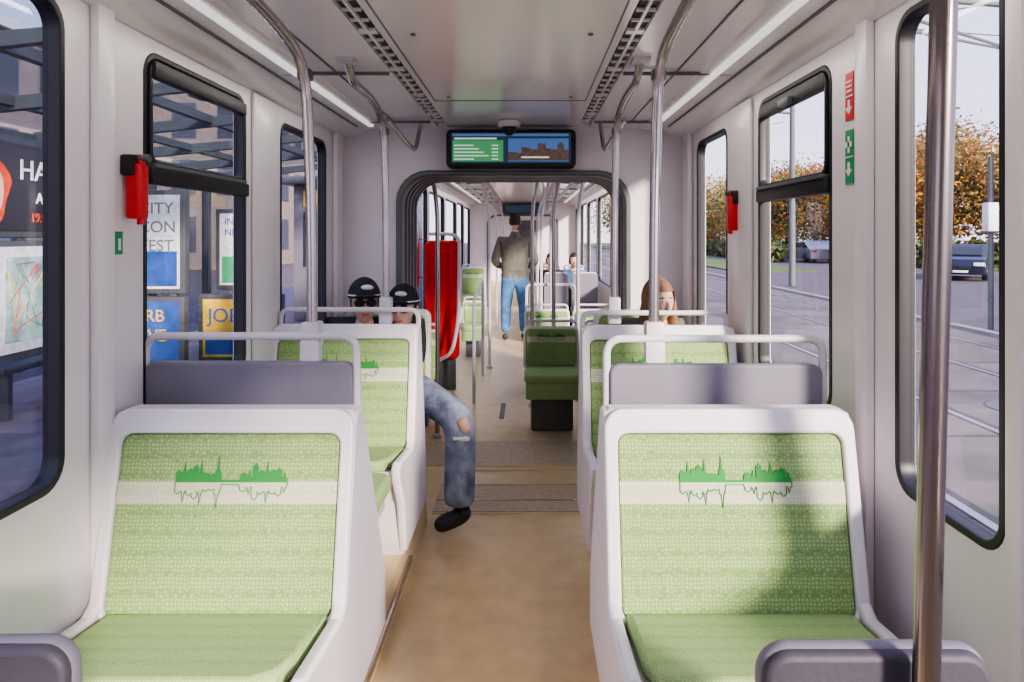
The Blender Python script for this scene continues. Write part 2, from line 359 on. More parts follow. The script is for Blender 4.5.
bench('double_tram_seat',-1.065,-.405,3.10,1.075,False,1.135,.06)
bench('double_tram_seat',.33,1.02,3.10,1.07,False,1.12,.06)
def wall_bench(name,x0,x1):
    g=grp(name,((x0+x1)/2,4.1,.17))
    slabY('back_shell',[rr(x0,x1,.50,1.02,.05)],4.235,.05,SHELL,.015,g)
    slabY('back_cushion',[rr(x0+.03,x1-.03,.55,.99,.04)],4.20,.03,GREEN,.01,g)
    slabZ('seat_cushion',[rr(x0+.02,x1-.02,3.76,4.19,.06)],.53,.05,GREEN2,.018,g)
    box('seat_base',(x0+.04,x1-.04),(3.84,4.24),(.17,.505),SHELL,.02,g)
wall_bench('partition_bench_seat',-1.05,-.51); wall_bench('partition_bench_seat',.50,1.05)
def near_seat(x0,x1,y,zt):
    g=grp('single_tram_seat',((x0+x1)/2,y,.17))
    slabY('back_shell',[rr(x0,x1,.50,zt,.04,rs=(.02,.02,.045,.045))],y,.030,RIMG,.012,g)
    slabY('back_panel',[rr(x0+.004,x1-.004,.50,zt-.004,.04)],y-.012,.03,GREYN,.01,g)
    slabY('back_cushion',[rr(x0+.03,x1-.03,.55,zt-.04,.03)],y+.03,.03,GREEN,.01,g)
    slabZ('seat_cushion',[rr(x0+.02,x1-.02,y+.04,y+.36,.05)],.50,.05,GREEN2,.018,g)
    box('seat_base',(x0+.05,x1-.05),(y+.02,y+.30),(.17,.48),SHELL,.02,g)
near_seat(.42,.755,1.0,.885); near_seat(-1.05,-.570,1.0,.893)
def small_seat(x0,x1,y,zt=.76,zs=.44,leg=True,face=1,back=GREEN):
    g=grp('folding_tram_seat',((x0+x1)/2,y,0))
    slabY('back_shell',[rr(x0,x1,zs-.02,zt,.04)],y+face*.05,.035,SHELL,.012,g)
    slabY('back_cushion',[rr(x0+.02,x1-.02,zs+.01,zt-.02,.03)],y+face*.03,.03,back,.01,g)
    h=zt-zs
    slabY('back_stripe',[[(x0+.03,zs+h*.62),(x1-.03,zs+h*.62),(x1-.03,zs+h*.76),(x0+.03,zs+h*.76)]],y+face*.0135,.004,STRIPE,0,g)
    if face>0: emblem(Vector((x0+(x1-x0)*.25,y+.009,zs+h*.75)),X,Z,(x1-x0)*.5,.04,g)
    a,b=sorted((y+face*.0,y-face*.36))
    slabZ('seat_cushion',[rr(x0+.01,x1-.01,a,b,.05)],zs-.02,.07,GREEN2,.025,g)
    slabY('seat_skirt',[rr(x0+.02,x1-.02,zs-.17,zs-.03,.02)],y-face*.33,.03,GREEN2,.01,g)
    box('seat_frame',(x0+.03,x1-.03),(min(y,y-face*.3),max(y,y-face*.3)),(zs-.16,zs-.10),BLACK,.01,g)
    box('seat_pedestal',(x0+.06,x1-.06),(min(y,y-face*.2),max(y,y-face*.2)),(0,zs-.14),DKGREY,.02,g)
    tube('grab_rail',[(x0+.02,y+face*.06,zs),(x0+.02,y+face*.06,zt+.04),(x1-.02,y+face*.06,zt+.04),(x1-.02,y+face*.06,zs)],.011,RAILW,.04,g)
small_seat(.055,.495,5.35); small_seat(.53,.97,5.35); small_seat(.06,.50,6.6); small_seat(.53,.97,6.6)
small_seat(-1.0,-.62,5.45,.72,.40); small_seat(-.72,-.42,8.5,.66,.38); small_seat(-1.04,-.74,8.5,.66,.38)
small_seat(.3,.62,8.9,.95,.5,face=-1,back=GREYP); small_seat(.66,1.0,8.9,.95,.5,face=-1,back=GREYP)
small_seat(.3,.62,10.9,.95,.5); small_seat(.66,1.0,10.9,.95,.5); small_seat(-1.0,-.6,11.2,.95,.5)
for x0,x1 in ((.3,.62),(.66,1.0)):
    g=grp('grey_seat_back_cover',((x0+x1)/2,8.8,.7)); slabY('cover',[rr(x0,x1,.5,.98,.04)],8.82,.03,GREYP,.01,g)
def backrest(x0,x1,y,z0,z1):
    g=grp('wheelchair_backrest',((x0+x1)/2,y,z0))
    slabY('pad',[rr(x0,x1,z0,z1,.06)],y,.07,RED,.02,g)
    slabY('pad_ridge',[rr(x0+.07,x1-.07,z0+.1,z1-.1,.04)],y-.03,.03,RED,.012,g)
    slabY('mount',[rr(x0+.04,x1-.04,0,z0+.2,.01)],y+.04,.03,DKGREY,.005,g)
    tube('grab_loop',[(x0+.05,y-.02,z1+.06),(x1+.01,y-.10,z1+.06),(x1+.02,y-.30,z0+.40),(x1-.04,y-.30,z0+.1),(x1-.2,y-.1,z0)],.017,RAILW,.12,g)
backrest(-.885,-.555,6.5,.30,1.43); backrest(-1.02,-.86,6.0,1.0,1.55)

# ------------------------------------------------------------------ handrails
def clamp(g,x,y,z,m=RAILW): box('clamp',(x-.028,x+.028),(y-.03,y+.03),(z-.045,z+.035),m,.01,g)
def pole_hoop(x,y,zb,lean,near,r=.0165,bx=0):
    g=grp('grab_pole',(x,y,zb))
    tube('upright',[(x,y,zb),(x-lean*.2,y,1.6),(x-lean,y,2.02),(x-lean*2.0,y-near*.4,2.09),(x-lean*2.1,y-near,2.09),(x-lean*2.1,y-near-.08,2.165)],r,STEEL,.13,g)
    clamp(g,x,y,zb)
    box('foot_plate',(x-.03,x+.03),(y-.032,y+.01),(zb-.09,zb-.02),RAILW,.008,g)
    box('sleeve',(x-lean-.021,x-lean+.021),(y-.021,y+.021),(1.955,1.99),DKGREY,.008,g)
    box('ceiling_mount',(x-lean*2.1-.035,x-lean*2.1+.035),(y-near-.12,y-near-.04),(2.14,2.16),RAILW,.006,g)
    return g
pole_hoop(-.575,2.10,1.18,.022,.75)
pole_hoop(.475,2.10,1.18,-.015,.75)
pole_hoop(-.585,3.25,1.15,.01,.55); pole_hoop(.50,3.25,1.15,-.01,.55)
for s,xx in ((-1,-.56),(1,.53)):
    g=grp('overhead_rail',(xx,2,2.05))
    tube('rail',[(xx,-1.5,2.06),(xx,.9,2.06),(xx,1.0,2.16)],.0165,STEEL,.1,g)
    for yy in (-1.2,.1): tube('hanger',[(xx,yy,2.06),(xx,yy,2.16)],.012,STEEL,0,g)
    g=grp('overhead_rail',(xx,3.5,2.03))
    tube('rail',[(xx+s*.02,3.25,2.03),(xx+s*.0,3.75,1.97),(xx-s*.0,3.95,1.97),(xx-s*.0,4.15,2.155)],.013,STEEL,.06,g)
g=grp('grab_pole',(.63,.9,.8)); tube('upright',[(.628,.94,.60),(.640,.935,1.2),(.662,.93,2.155)],.0175,STEELD,.0,g)
box('clamp',(.605,.655),(.92,.985),(.60,.68),DKGREY,.01,g)
for (x,y,s) in ((-.33,7.6,1),(.13,5.9,1),(.30,5.5,1),(.34,7.2,1),(.26,8.4,1),(-.42,9.2,1),(.24,10.05,1),(-.40,11.0,1),(.26,12.3,1),(-.36,13.2,1),(.54,6.1,1),(-.57,5.0,1)):
    g=grp('grab_pole',(x,y,0)); tube('upright',[(x,y,0),(x,y,1.75),(x+(.1 if x>0 else -.1),y,2.16)],.017,STEEL if y in (5.0,5.5,5.9) else RAILW,.25,g); box('foot',(x-.03,x+.03),(y-.03,y+.03),(0,.03),RAILW,.008,g)
for xx in (-.5,.5):
    g=grp('overhead_rail',(xx,9,1.95)); tube('rail',[(xx,5.2,2.16),(xx,5.3,1.96),(xx,13.6,1.96),(xx,13.7,2.16)],.017,RAILW,.08,g)
g=grp('barrier_rail',(.1,7.0,0))
tube('rail',[(.08,7.3,0),(.08,7.3,.95),(.6,7.3,.95),(.6,7.3,0)],.016,RAILW,.06,g); tube('midrail',[(.08,7.3,.6),(.6,7.3,.6)],.014,RAILW,0,g)
g=grp('barrier_rail',(-.4,7.9,0)); tube('rail',[(-.38,6.0,0),(-.38,6.0,.9),(-.38,7.2,1.0),(-.38,7.2,0)],.016,RAILW,.1,g)
# ------------------------------------------------------------------ wall fittings
def hammer(s,y,z):
    x=s*WX
    g=grp('emergency_hammer',(x,y,z))
    a=lambda p,q:(min(s*p,s*q),max(s*p,s*q))
    box('bracket',a(WX,WX-.04),(y-.03,y+.03),(z+.04,z+.10),BLACK,.008,g)
    box('holder',a(WX-.01,WX-.058),(y-.022,y+.022),(z-.085,z+.075),RED,.012,g)
    tube('hammer_handle',[(s*(WX-.045),y,z-.10),(s*(WX-.045),y,z+.10)],.011,RED,0,g)
    tube('hammer_head',[(s*(WX-.02),y,z+.09),(s*(WX-.070),y,z+.09)],.012,DKGREY,0,g)
hammer(-1,1.965,1.61); hammer(1,3.16,1.585)
def sign(name,s,y0,y1,z0,z1,m,kind):
    g=grp(name,(s*WX,y0,z0)); x=s*(WX-.002)
    box('plate',(min(x,x-s*.002),max(x,x-s*.002)),(y0,y1),(z0,z1),m,0,g)
    xw=x-s*.003; ym=(y0+y1)/2
    def b(ya,yb,za,zb): box('mark',(min(xw,xw-s*.001),max(xw,xw-s*.001)),(ya,yb),(za,zb),SIGNW,0,g)
    for k in range(2):
        zc=z0+(z1-z0)*(.27+.46*k)
        if kind=='cross' and k==1: b(ym-.006,ym+.006,zc-.025,zc+.025); b(ym-.02,ym+.02,zc-.008,zc+.008)
        elif kind=='text' and k==1:
            for i in range(3): b(y0+.008,y1-.01,zc-.02+i*.014,zc-.014+i*.014)
        elif kind=='none':
            if k: b(ym-.004,ym+.008,z0+.012,z1-.02)
        else:
            slab('arrow',[[(ym-.02,zc+.0),(ym,zc-.022),(ym+.02,zc),(ym+.006,zc),(ym+.006,zc+.022),(ym-.006,zc+.022),(ym-.006,zc)]],(xw,0,0),Y,Z,.002,SIGNW,0,g)
    if kind!='none': b(y0,y1,(z0+z1)/2-.002,(z0+z1)/2+.002)
sign('fire_extinguisher_sign',1,2.055,2.105,1.83,1.975,RED,'text')
sign('first_aid_sign',1,2.055,2.105,1.635,1.80,SIGNG,'cross')
sign('emergency_exit_sign',-1,1.905,1.945,1.425,1.49,SIGNG,'none')
sign('seat_notice_sign',-1,2.93,2.97,1.60,1.85,SIGNW,'text')

# ------------------------------------------------------------------ people
def seg_d(p,a,b):
    ab=b-a; t=max(0,min(1,(p-a).dot(ab)/max(ab.length_squared,1e-9))); return (p-(a+ab*t)).length,t
def skinmesh(name,V,E,R,root=0,sub=2,mats=None,flat=None,parent=None):
    me=bpy.data.meshes.new(name); me.from_pydata([tuple(v) for v in V],E,[])
    o=bpy.data.objects.new(name,me); COL.objects.link(o)
    sk=o.modifiers.new('s','SKIN'); sk.use_smooth_shade=True
    for i,d in enumerate(me.skin_vertices[0].data): d.radius=(R[i],R[i]); d.use_root=(i==root)
    ss=o.modifiers.new('u','SUBSURF'); ss.levels=sub; ss.render_levels=sub
    bpy.context.view_layer.update()
    m2=bpy.data.meshes.new_from_object(o.evaluated_get(bpy.context.evaluated_depsgraph_get()))
    bpy.data.objects.remove(o)
    if flat:
        for v in m2.vertices: v.co=flat(v.co)
    m2.materials.clear()
    if mats is None: mats=[(SKIN,None)]
    ml=[]
    for e_m in mats:
        if e_m[0] not in ml: ml.append(e_m[0])
    for mm in ml: m2.materials.append(mm)
    if mats[0][1] is not None:
        for p in m2.polygons:
            best=None
            for mm,(i,j) in mats:
                d,t_=seg_d(p.center,Vector(V[i]),Vector(V[j])); rr_=R[i]*(1-t_)+R[j]*t_
                d=d/max(rr_,.01)
                if best is None or d<best[0]: best=(d,mm)
            p.material_index=ml.index(best[1])
    for p in m2.polygons: p.use_smooth=True
    return fin(bpy.data.objects.new(name,m2),parent)
def hand(wrist,d,nrm,side,parent,curl=.5):
    d=Vector(d).normalized(); n=Vector(nrm); n=(n-d*n.dot(d)).normalized(); w=d.cross(n).normalized()*side
    wrist=Vector(wrist); obs=[]
    V=[wrist,wrist+d*.045,wrist+d*.085,wrist+d*.085+w*.026,wrist+d*.082-w*.026,wrist+d*.04+w*.02,wrist+d*.04-w*.02]
    obs.append(skinmesh('palm',V,[(0,1),(1,2),(2,3),(2,4),(1,5),(1,6)],[.022,.02,.016,.013,.013,.014,.014],sub=1))
    for k,(off,L) in enumerate(((.030,.072),(.010,.082),(-.010,.077),(-.029,.060))):
        p=wrist+d*.07+w*off; P=[p]; dd=d.copy()
        for i in range(3):
            dd=(dd-n*curl*(.5+.3*i)).normalized(); p=p+dd*L*(.55,.32,.26)[i]*1.1; P.append(p)
        obs.append(skinmesh('finger',P,[(0,1),(1,2),(2,3)],[.010,.009,.008,.007],sub=1))
    p=wrist+d*.025+w*.022; P=[p,p+d*.03+w*.025-n*.01,p+d*.058+w*.033-n*.02,p+d*.08+w*.03-n*.03]
    obs.append(skinmesh('thumb',P,[(0,1),(1,2),(2,3)],[.013,.011,.0095,.008],sub=1))
    return join('hand',obs,parent)
def head(pos,yaw,pitch,parent,hair=HAIRD,style='short',cap=None,glasses=False,sc=1.0):
    obs=[]
    def blob(m,c,r,fn=None,seg=24,cull=None):
        bm=bmesh.new(); bmesh.ops.create_uvsphere(bm,u_segments=seg,v_segments=seg//2+2,radius=1)
        for v in bm.verts:
            q=v.co.copy()
            if fn: q=fn(q)
            v.co=Vector((c[0]+q.x*r[0],c[1]+q.y*r[1],c[2]+q.z*r[2]))
        if cull: bmesh.ops.delete(bm,geom=[f for f in bm.faces if cull(f.calc_center_median())],context='FACES')
        me=bpy.data.meshes.new('b'); bm.to_mesh(me); bm.free(); me.materials.append(m)
        for p in me.polygons: p.use_smooth=True
        o=bpy.data.objects.new('b',me); COL.objects.link(o); obs.append(o)
    def sk(q):
        if q.z<-.1:
            k=1-.38*(-.1-q.z)/.9; q.x*=k
            if q.y<0: q.y=q.y*(1-.05*abs(q.z)) 
            else: q.y*=(1-.4*abs(q.z))
        if q.y<-.75: q.y=-.75-(abs(q.y)-.75)*.5
        return q
    blob(SKIN,(0,0,0),(.076,.098,.122),sk)
    def nz(q): return Vector((q.x*(.5+.5*(q.z<0)),q.y,q.z))
    blob(SKIN,(0,-.092,-.018),(.013,.022,.026),nz,12)
    for s in (-1,1):
        blob(SKIN,(s*.077,.005,-.01),(.010,.020,.032),None,12)
        blob(EYE,(s*.030,-.080,.008),(.013,.010,.009),None,12); blob(PUP,(s*.030,-.089,.008),(.005,.003,.005),None,8)
        blob(hair,(s*.030,-.086,.027),(.017,.006,.004),None,8)
        if glasses: blob(BLKCL,(s*.032,-.093,.006),(.029,.010,.023),None,14)
    blob(LIP,(0,-.087,-.060),(.022,.009,.008),None,12)
    if glasses:
        blob(BLKCL,(0,-.098,.012),(.012,.005,.004),None,8)
        for s in (-1,1): blob(BLKCL,(s*.074,-.04,.012),(.004,.055,.004),None,8)
    if style=='long':
        blob(hair,(0,.012,.012),(.090,.108,.128),None,28,lambda c:(c.y<-.055 and c.z<.065) )
        for s in (-1,1): blob(hair,(s*.080,.0,-.09),(.026,.055,.14),None,16)
        blob(hair,(0,.07,-.09),(.085,.04,.14),None,16)
    else:
        blob(hair,(0,.010,.012),(.082,.102,.122),None,28,lambda c:(c.y<-.03 and c.z<.06) or c.z<-.05)
    if cap:
        blob(cap,(0,.006,.030),(.090,.112,.112),None,28,lambda c:c.z<.035)
        blob(WCL,(0,.004,.045),(.0925,.114,.014),None,28)
        blob(WCL,(.01,-.080,.088),(.035,.020,.016),None,12)
        blob(cap,(0,-.115,.045),(.06,.05,.008),None,16)
    M=Matrix.Translation(Vector(pos))@Matrix.Rotation(yaw,4,'Z')@Matrix.Rotation(pitch,4,'X')@Matrix.Scale(sc,4)
    o=join('head',obs,None)
    o.data.transform(M); fin(o,parent); return o
def seated(name,px,py,zs,hp,kL,aL,kR,aR,torso,legs,hair,style,cap,glasses,yaw=0,tear=False,lr=1.0,turn=0,th=0):
    """faces -Y. L is +X side"""
    g=grp(name,(px,py,zs))
    V=[Vector((px,py,zs+.09)),Vector((px,py+.03,zs+.25+th)),Vector((px,py+.03,zs+.38+th)),Vector((hp[0],hp[1]+.02,hp[2]-.16)),Vector((hp[0],hp[1]+.01,hp[2]-.06))]
    E=[(0,1),(1,2),(2,3),(3,4)]; R=[.125,.115,.12,.06,.052]
    def add(v,r,p): V.append(Vector(v)); R.append(r); E.append((p,len(V)-1)); return len(V)-1
    M=[(torso,(0,1)),(torso,(1,2)),(torso,(2,3)),(SKIN,(3,4))]
    hands=[]
    for s,k,a in ((1,kL,aL),(-1,kR,aR)):
        sh=add((px+s*.15,py+.02,zs+.40+th),.055,2); el=add((px+s*.165,py-.07,zs+.20),.044,sh); wr=add((px+s*.07,py-.24,zs+.19),.030,el)
        M+= [(torso,(2,sh)),(torso,(sh,el)),(torso,(el,wr))]; hands.append((V[wr],s))
        hpj=add((px+s*.09,py-.05,zs+.085),.095,0)
        q=lr if s>0 else 1
        kn=add(k,.062*q,hpj); mid=add(Vector(k).lerp(Vector(a),.4)+Vector((0,.012,0)),.06*q,kn); mid2=add(Vector(k).lerp(Vector(a),.8)+Vector((0,.005,0)),.058*q,mid); an=add((a[0],a[1],a[2]),.060*q,mid2)
        M+=[(legs,(0,hpj)),(legs,(hpj,kn)),(legs,(kn,mid)),(legs,(mid,mid2)),(legs,(mid2,an))]
    skinmesh('body',V,E,R,0,2,M,None,g)
    for s,k,a in ((1,kL,aL),(-1,kR,aR)):
        a=Vector(a); fl=a.z-.085; tw=turn if s>0 else s*.1
        d=Vector((math.sin(tw),-math.cos(tw),0))
        P=[a+Vector((0,.0,.01)),Vector((a.x,a.y,fl+.045))-d*.035,Vector((a.x,a.y,fl+.048))+d*.08,Vector((a.x,a.y,fl+.038))+d*.15]
        skinmesh('shoe',P,[(0,1),(1,2),(2,3)],[.052*(lr if s>0 else 1),.045,.046,.036],sub=2,mats=[(SHOE,None)],parent=g)
    if tear:
        k=Vector(kL)
        skinmesh('torn_knee',[k+Vector((.0,-.055,.03)),k+Vector((.03,-.062,-.01)),k+Vector((.032,-.056,-.05))],[(0,1),(1,2)],[.03,.034,.026],sub=2,mats=[(SKIN,None)],parent=g)
        skinmesh('torn_knee_fray',[k+Vector((-.035,-.075,-.07)),k+Vector((.055,-.070,-.075))],[(0,1)],[.014,.014],sub=1,mats=[(WCL,None)],parent=g)
    for w,s in hands: hand(w,(-s*.3,-1,-.1),(0,0,1),s,g,.3)
    head(hp,yaw,0,g,hair,style,cap,glasses)
    return g
seated('seated_passenger_with_cap',-.70,3.97,.56,(-.615,3.86,1.065),(-.255,3.50,.53),(-.255,3.42,.105),(-.72,3.56,.62),(-.72,3.50,.275),BLKCL,JEANS,HAIRD,'short',BLKCL,True,-.1,True,1.42,-.8)
seated('seated_passenger_with_cap',-.93,3.97,.56,(-.82,3.80,1.105),(-.86,3.56,.62),(-.85,3.50,.275),(-.97,3.56,.62),(-.97,3.50,.275),BLKCL,BLKCL,HAIRD,'short',BLKCL,True,.3)
seated('seated_woman',.82,3.97,.56,(.83,3.86,1.105),(.91,3.56,.62),(.90,3.50,.275),(.70,3.56,.62),(.70,3.50,.275),OLIVE,BLKCL,HAIRR,'long',None,False,.35)
mx,my=-.085,9.6
g=grp('standing_man',(mx,my,0))
V=[(0,0,.93),(0,.0,1.10),(0,.0,1.28),(0,.02,1.43),(0,.03,1.50),(0,.045,1.56)]
R=[.155,.175,.20,.11,.066,.055]; E=[(0,1),(1,2),(2,3),(3,4),(4,5)]
M=[(OLIVE,(0,1)),(OLIVE,(1,2)),(OLIVE,(2,3)),(OLIVE,(3,4)),(SKIN,(4,5))]
V=[Vector(v) for v in V]; hs=[]
def add(v,r,p): V.append(Vector(v)); R.append(r); E.append((p,len(V)-1)); return len(V)-1
for s in (-1,1):
    sh=add((s*.20,.0,1.39),.09,2); el=add((s*.285,.0,1.10),.07,sh); wr=add((s*.19,.22,1.02),.036,el)
    M+=[(OLIVE,(2,sh)),(OLIVE,(sh,el)),(OLIVE,(el,wr))]; hs.append((wr,s))
    h=add((s*.095,0,.83),.118,0); k=add((s*.125,.02+.05*(s>0),.48),.082,h); a=add((s*.13,.0+.05*(s>0),.10),.066,k)
    M+=[(JEANSM,(0,h)),(JEANSM,(h,k)),(JEANSM,(k,a))]
def flat(c):
    if c.z>.88 and abs(c.x)<.25:
        q=Vector((c.x,c.y*.74,c.z)); 
        if c.z<1.42: q+=Vector((c.x,c.y,0)).normalized()*.008*math.sin(c.z*2*math.pi/.075)
        return q
    return c
b=skinmesh('body',V,E,R,0,3,M,flat); b.data.transform(Matrix.Translation((mx,my,0))); fin(b,g)
for p in b.data.polygons:
    if abs(p.center.x-mx)<.24 and p.center.z<1.3 and p.center.z>.88: p.material_index=[m.name for m in b.data.materials].index('olive_jacket')
for w,s in hs: 
    hand(V[w]+Vector((mx,my,0)),(-s*.5,.8,.0),(0,0,1),s,g,.4)
for s in (-1,1):
    ax=mx+s*.13; ay=my+.05*(s>0)
    skinmesh('shoe',[(ax,ay,.10),(ax,ay-.03,.045),(ax+s*.01,ay+.08,.045),(ax+s*.02,ay+.18,.035)],[(0,1),(1,2),(2,3)],[.05,.043,.045,.034],sub=2,mats=[(SHOE,None)],parent=g)
head((mx,my+.06,1.675),math.pi,0,g,HAIRD,'short',None,False)
for (x,y,tc_,hc) in ((.46,10.7,BLKCL,HAIRD),(.82,10.7,JEANSM,HAIRD)):
    seated('seated_passenger',x,y,.50,(x,y-.1,1.08),(x+.07,y-.4,.55),(x+.07,y-.45,.105),(x-.07,y-.4,.55),(x-.07,y-.45,.105),tc_,BLKCL,hc,'short',None,False)

# ------------------------------------------------------------------ outside
GZ=-.35
box('ground_street',(-60,120),(-30,160),(GZ-.1,GZ-.02),ASPH)
box('platform',(-7.5,-1.35),(-10,30),(GZ-.02,-.10),PAVE)
g=grp('platform_edge_stone',(-1.6,0,-.1)); box('kerb',(-1.65,-1.36),(-10,30),(-.10,-.09),SIGNW,0,g)
box('track_bed',(1.6,8.5),(-20,120),(GZ-.02,GZ),PAVL)
g=grp('tram_track',(4,20,GZ))
for xx in (3.0,4.45,6.2,7.65):
    box('rail',(xx-.035,xx+.035),(-20,120),(GZ,GZ+.012),RAILM,0,g); box('rail_groove',(xx+.035,xx+.12),(-20,120),(GZ,GZ+.004),BLACK,0,g)
for i in range(40): box('slab_joint',(1.7,8.4),(-10+i*1.8,-9.97+i*1.8),(GZ,GZ+.003),BLACK,0,g)
box('grass_verge',(22,80),(33,150),(GZ-.02,GZ+.03),GRASS)
box('grass_island',(10.5,14.5),(34,140),(GZ-.02,GZ+.05),GRASS)
box('pavement_kerb',(8.5,8.7),(-20,120),(GZ-.02,GZ+.06),mat('kerb_stone',(.30,.27,.27),.8))
g=grp('manhole_cover',(5.3,7.2,GZ)); slabZ('lid',[[(5.3+.32*math.cos(i*.2618),7.2+.32*math.sin(i*.2618)) for i in range(24)]],GZ+.004,.01,DKGREY,.002,g)
def leafmesh(name,m1,m2,n,rx,rz,seed):
    rnd=random.Random(seed); vs=[];fs=[];mi=[]
    cl=[Vector((rnd.uniform(-1,1)*rx*.65,rnd.uniform(-1,1)*rx*.65,rnd.uniform(-.75,.8)*rz)) for _ in range(14)]
    for i in range(n):
        c=rnd.choice(cl); p=c+Vector((rnd.gauss(0,1),rnd.gauss(0,1),rnd.gauss(0,.8)))*rx*.22
        s=rnd.uniform(.06,.14); a=Vector((rnd.gauss(0,1),rnd.gauss(0,1),rnd.gauss(0,1))).normalized(); b=a.orthogonal().normalized(); k=len(vs)
        vs+=[p-a*s,p+b*s*.6,p+a*s,p-b*s*.6]; fs.append((k,k+1,k+2,k+3)); mi.append(0 if rnd.random()<.6 else 1)
    me=bpy.data.meshes.new(name); me.from_pydata(vs,[],fs); me.materials.append(m1); me.materials.append(m2)
    for p,q in zip(me.polygons,mi): p.material_index=q
    return me,cl
LM=[leafmesh('foliage_a',LEAFS[0],LEAFS[1],8000,3,2.3,1),leafmesh('foliage_b',LEAFS[2],LEAFS[0],8000,3,2.3,2),leafmesh('foliage_c',LEAFS[1],LEAFS[2],8000,3,2.3,3)]
def tree(x,y,h,k,sc):
    g=grp('autumn_tree',(x,y,GZ)); me,cl=LM[k]
    c=Vector((x,y,GZ+h))
    o=bpy.data.objects.new('foliage',me); COL.objects.link(o); o.parent=g; o.location=(0,0,h); o.scale=(sc,sc,sc)
    obs=[tube('trunk',[(x,y,GZ),(x+.05,y,GZ+h*.4),(x,y,GZ+h*.8),(x,y,GZ+h*1.2)],.1,BARK,0,None,[.24,.18,.12,.03])]
    for q in cl[:9]: obs.append(tube('br',[(x,y,GZ+h*.55),c+q*sc*.5+Vector((0,0,-.3)),c+q*sc],.05,BARK,0,None,[.07,.05,.02],res=1))
    join('trunk',obs,g)
for i,(x,y,h,k,sc) in enumerate([(24.5,40,4.6,0,1.25),(31.5,44,5.2,1,1.5),(27.8,38.5,4.4,1,1.15),(22,52,4.0,2,1.2),(27.5,58,4.6,0,1.5),(20,64,4.2,1,1.3),(25,72,5,1,1.6),(36,62,6,2,2.0),(18,80,4.6,2,1.6),(24,90,5,0,1.8),(45,52,6,0,2.1),(42,70,7,2,2.4),(15,100,5,1,1.8),(32,84,5.5,2,2.0),(34,34,4.4,0,1.3)]): tree(x,y,h,k,sc)
HED=mat('hedge',(.09,.11,.03),.9,noise=.6,nscale=.8)
def hedgerow(pts,h,seed):
    rnd=random.Random(seed); g=grp('hedge_row',(*pts[0],GZ))
    vs=[];fs=[]
    (x0,y0),(x1,y1)=pts
    for i in range(5000):
        t_=rnd.random(); p=Vector((x0+(x1-x0)*t_+rnd.gauss(0,.5),y0+(y1-y0)*t_+rnd.gauss(0,.5),GZ+rnd.random()*h*(.75+.25*math.sin(t_*60))))
        s=rnd.uniform(.15,.3); a=Vector((rnd.gauss(0,1),rnd.gauss(0,1),rnd.gauss(0,1))).normalized(); b=a.orthogonal().normalized(); k=len(vs)
        vs+=[p-a*s,p+b*s,p+a*s,p-b*s]; fs.append((k,k+1,k+2,k+3))
    me=bpy.data.meshes.new('foliage'); me.from_pydata(vs,[],fs); me.materials.append(HED); fin(bpy.data.objects.new('foliage',me),g)
hedgerow(((22,38),(48,38)),1.6,1); hedgerow(((14,105),(60,105)),4.0,2); hedgerow(((17,46),(18,95)),1.3,3)
POLE=mat('lamp_post_paint',(.13,.14,.14),.6)
def cat(x,y,h=8):
    g=grp('catenary_pole',(x,y,GZ)); tube('mast',[(x,y,GZ),(x,y,GZ+h)],.11,POLE,0,g,[.12,.08])
    tube('arm',[(x,y,GZ+h-1.8),(x-5.5,y,GZ+h-1.4)],.05,POLE,0,g); tube('stay',[(x,y,GZ+h-.3),(x-4.5,y,GZ+h-1.4)],.025,POLE,0,g)
for (x,y) in ((9.25,13.0),(9.6,24.5),(9.6,38),(9.6,55)): cat(x,y)
g=grp('overhead_wires',(4,20,6))
for xx,zz in ((3.7,5.6),(6.9,5.6),(6.9,6.3),(3.7,6.4)): tube('wire',[(xx,-10,zz),(xx,110,zz)],.028,POLE,0,g,res=1)
for yy in (9,16,24,36): tube('span_wire',[(1,yy,6.9),(6.5,yy,6.2),(14,yy+1,7.6)],.026,POLE,0,g,res=1)
for a,b in (((2,6,5.5),(16,22,8.6)),((3,12,7.2),(18,16,5.8)),((5,9,4.2),(20,24,7.4)),((4,14,6.0),(24,30,10)),((9.25,13,4.6),(26,34,9.5)),((4,8.2,4.3),(16,18,5.4)),((5,8,3.2),(19,30,10.2))): tube('span_wire',[a,b],.026,POLE,0,g,res=1)
g=grp('signal_cabinet_on_post',(8.6,11.2,0)); tube('post',[(9.05,13.2,GZ),(9.05,13.2,3.0)],.05,POLE,0,g); box('box',(8.87,9.23),(13.0,13.2),(1.55,2.1),SIGNW,.03,g)
CARP=mat('car_paint',(.03,.035,.06),.2,metal=.4); CG=mat('car_glass',(.03,.035,.04),.08)
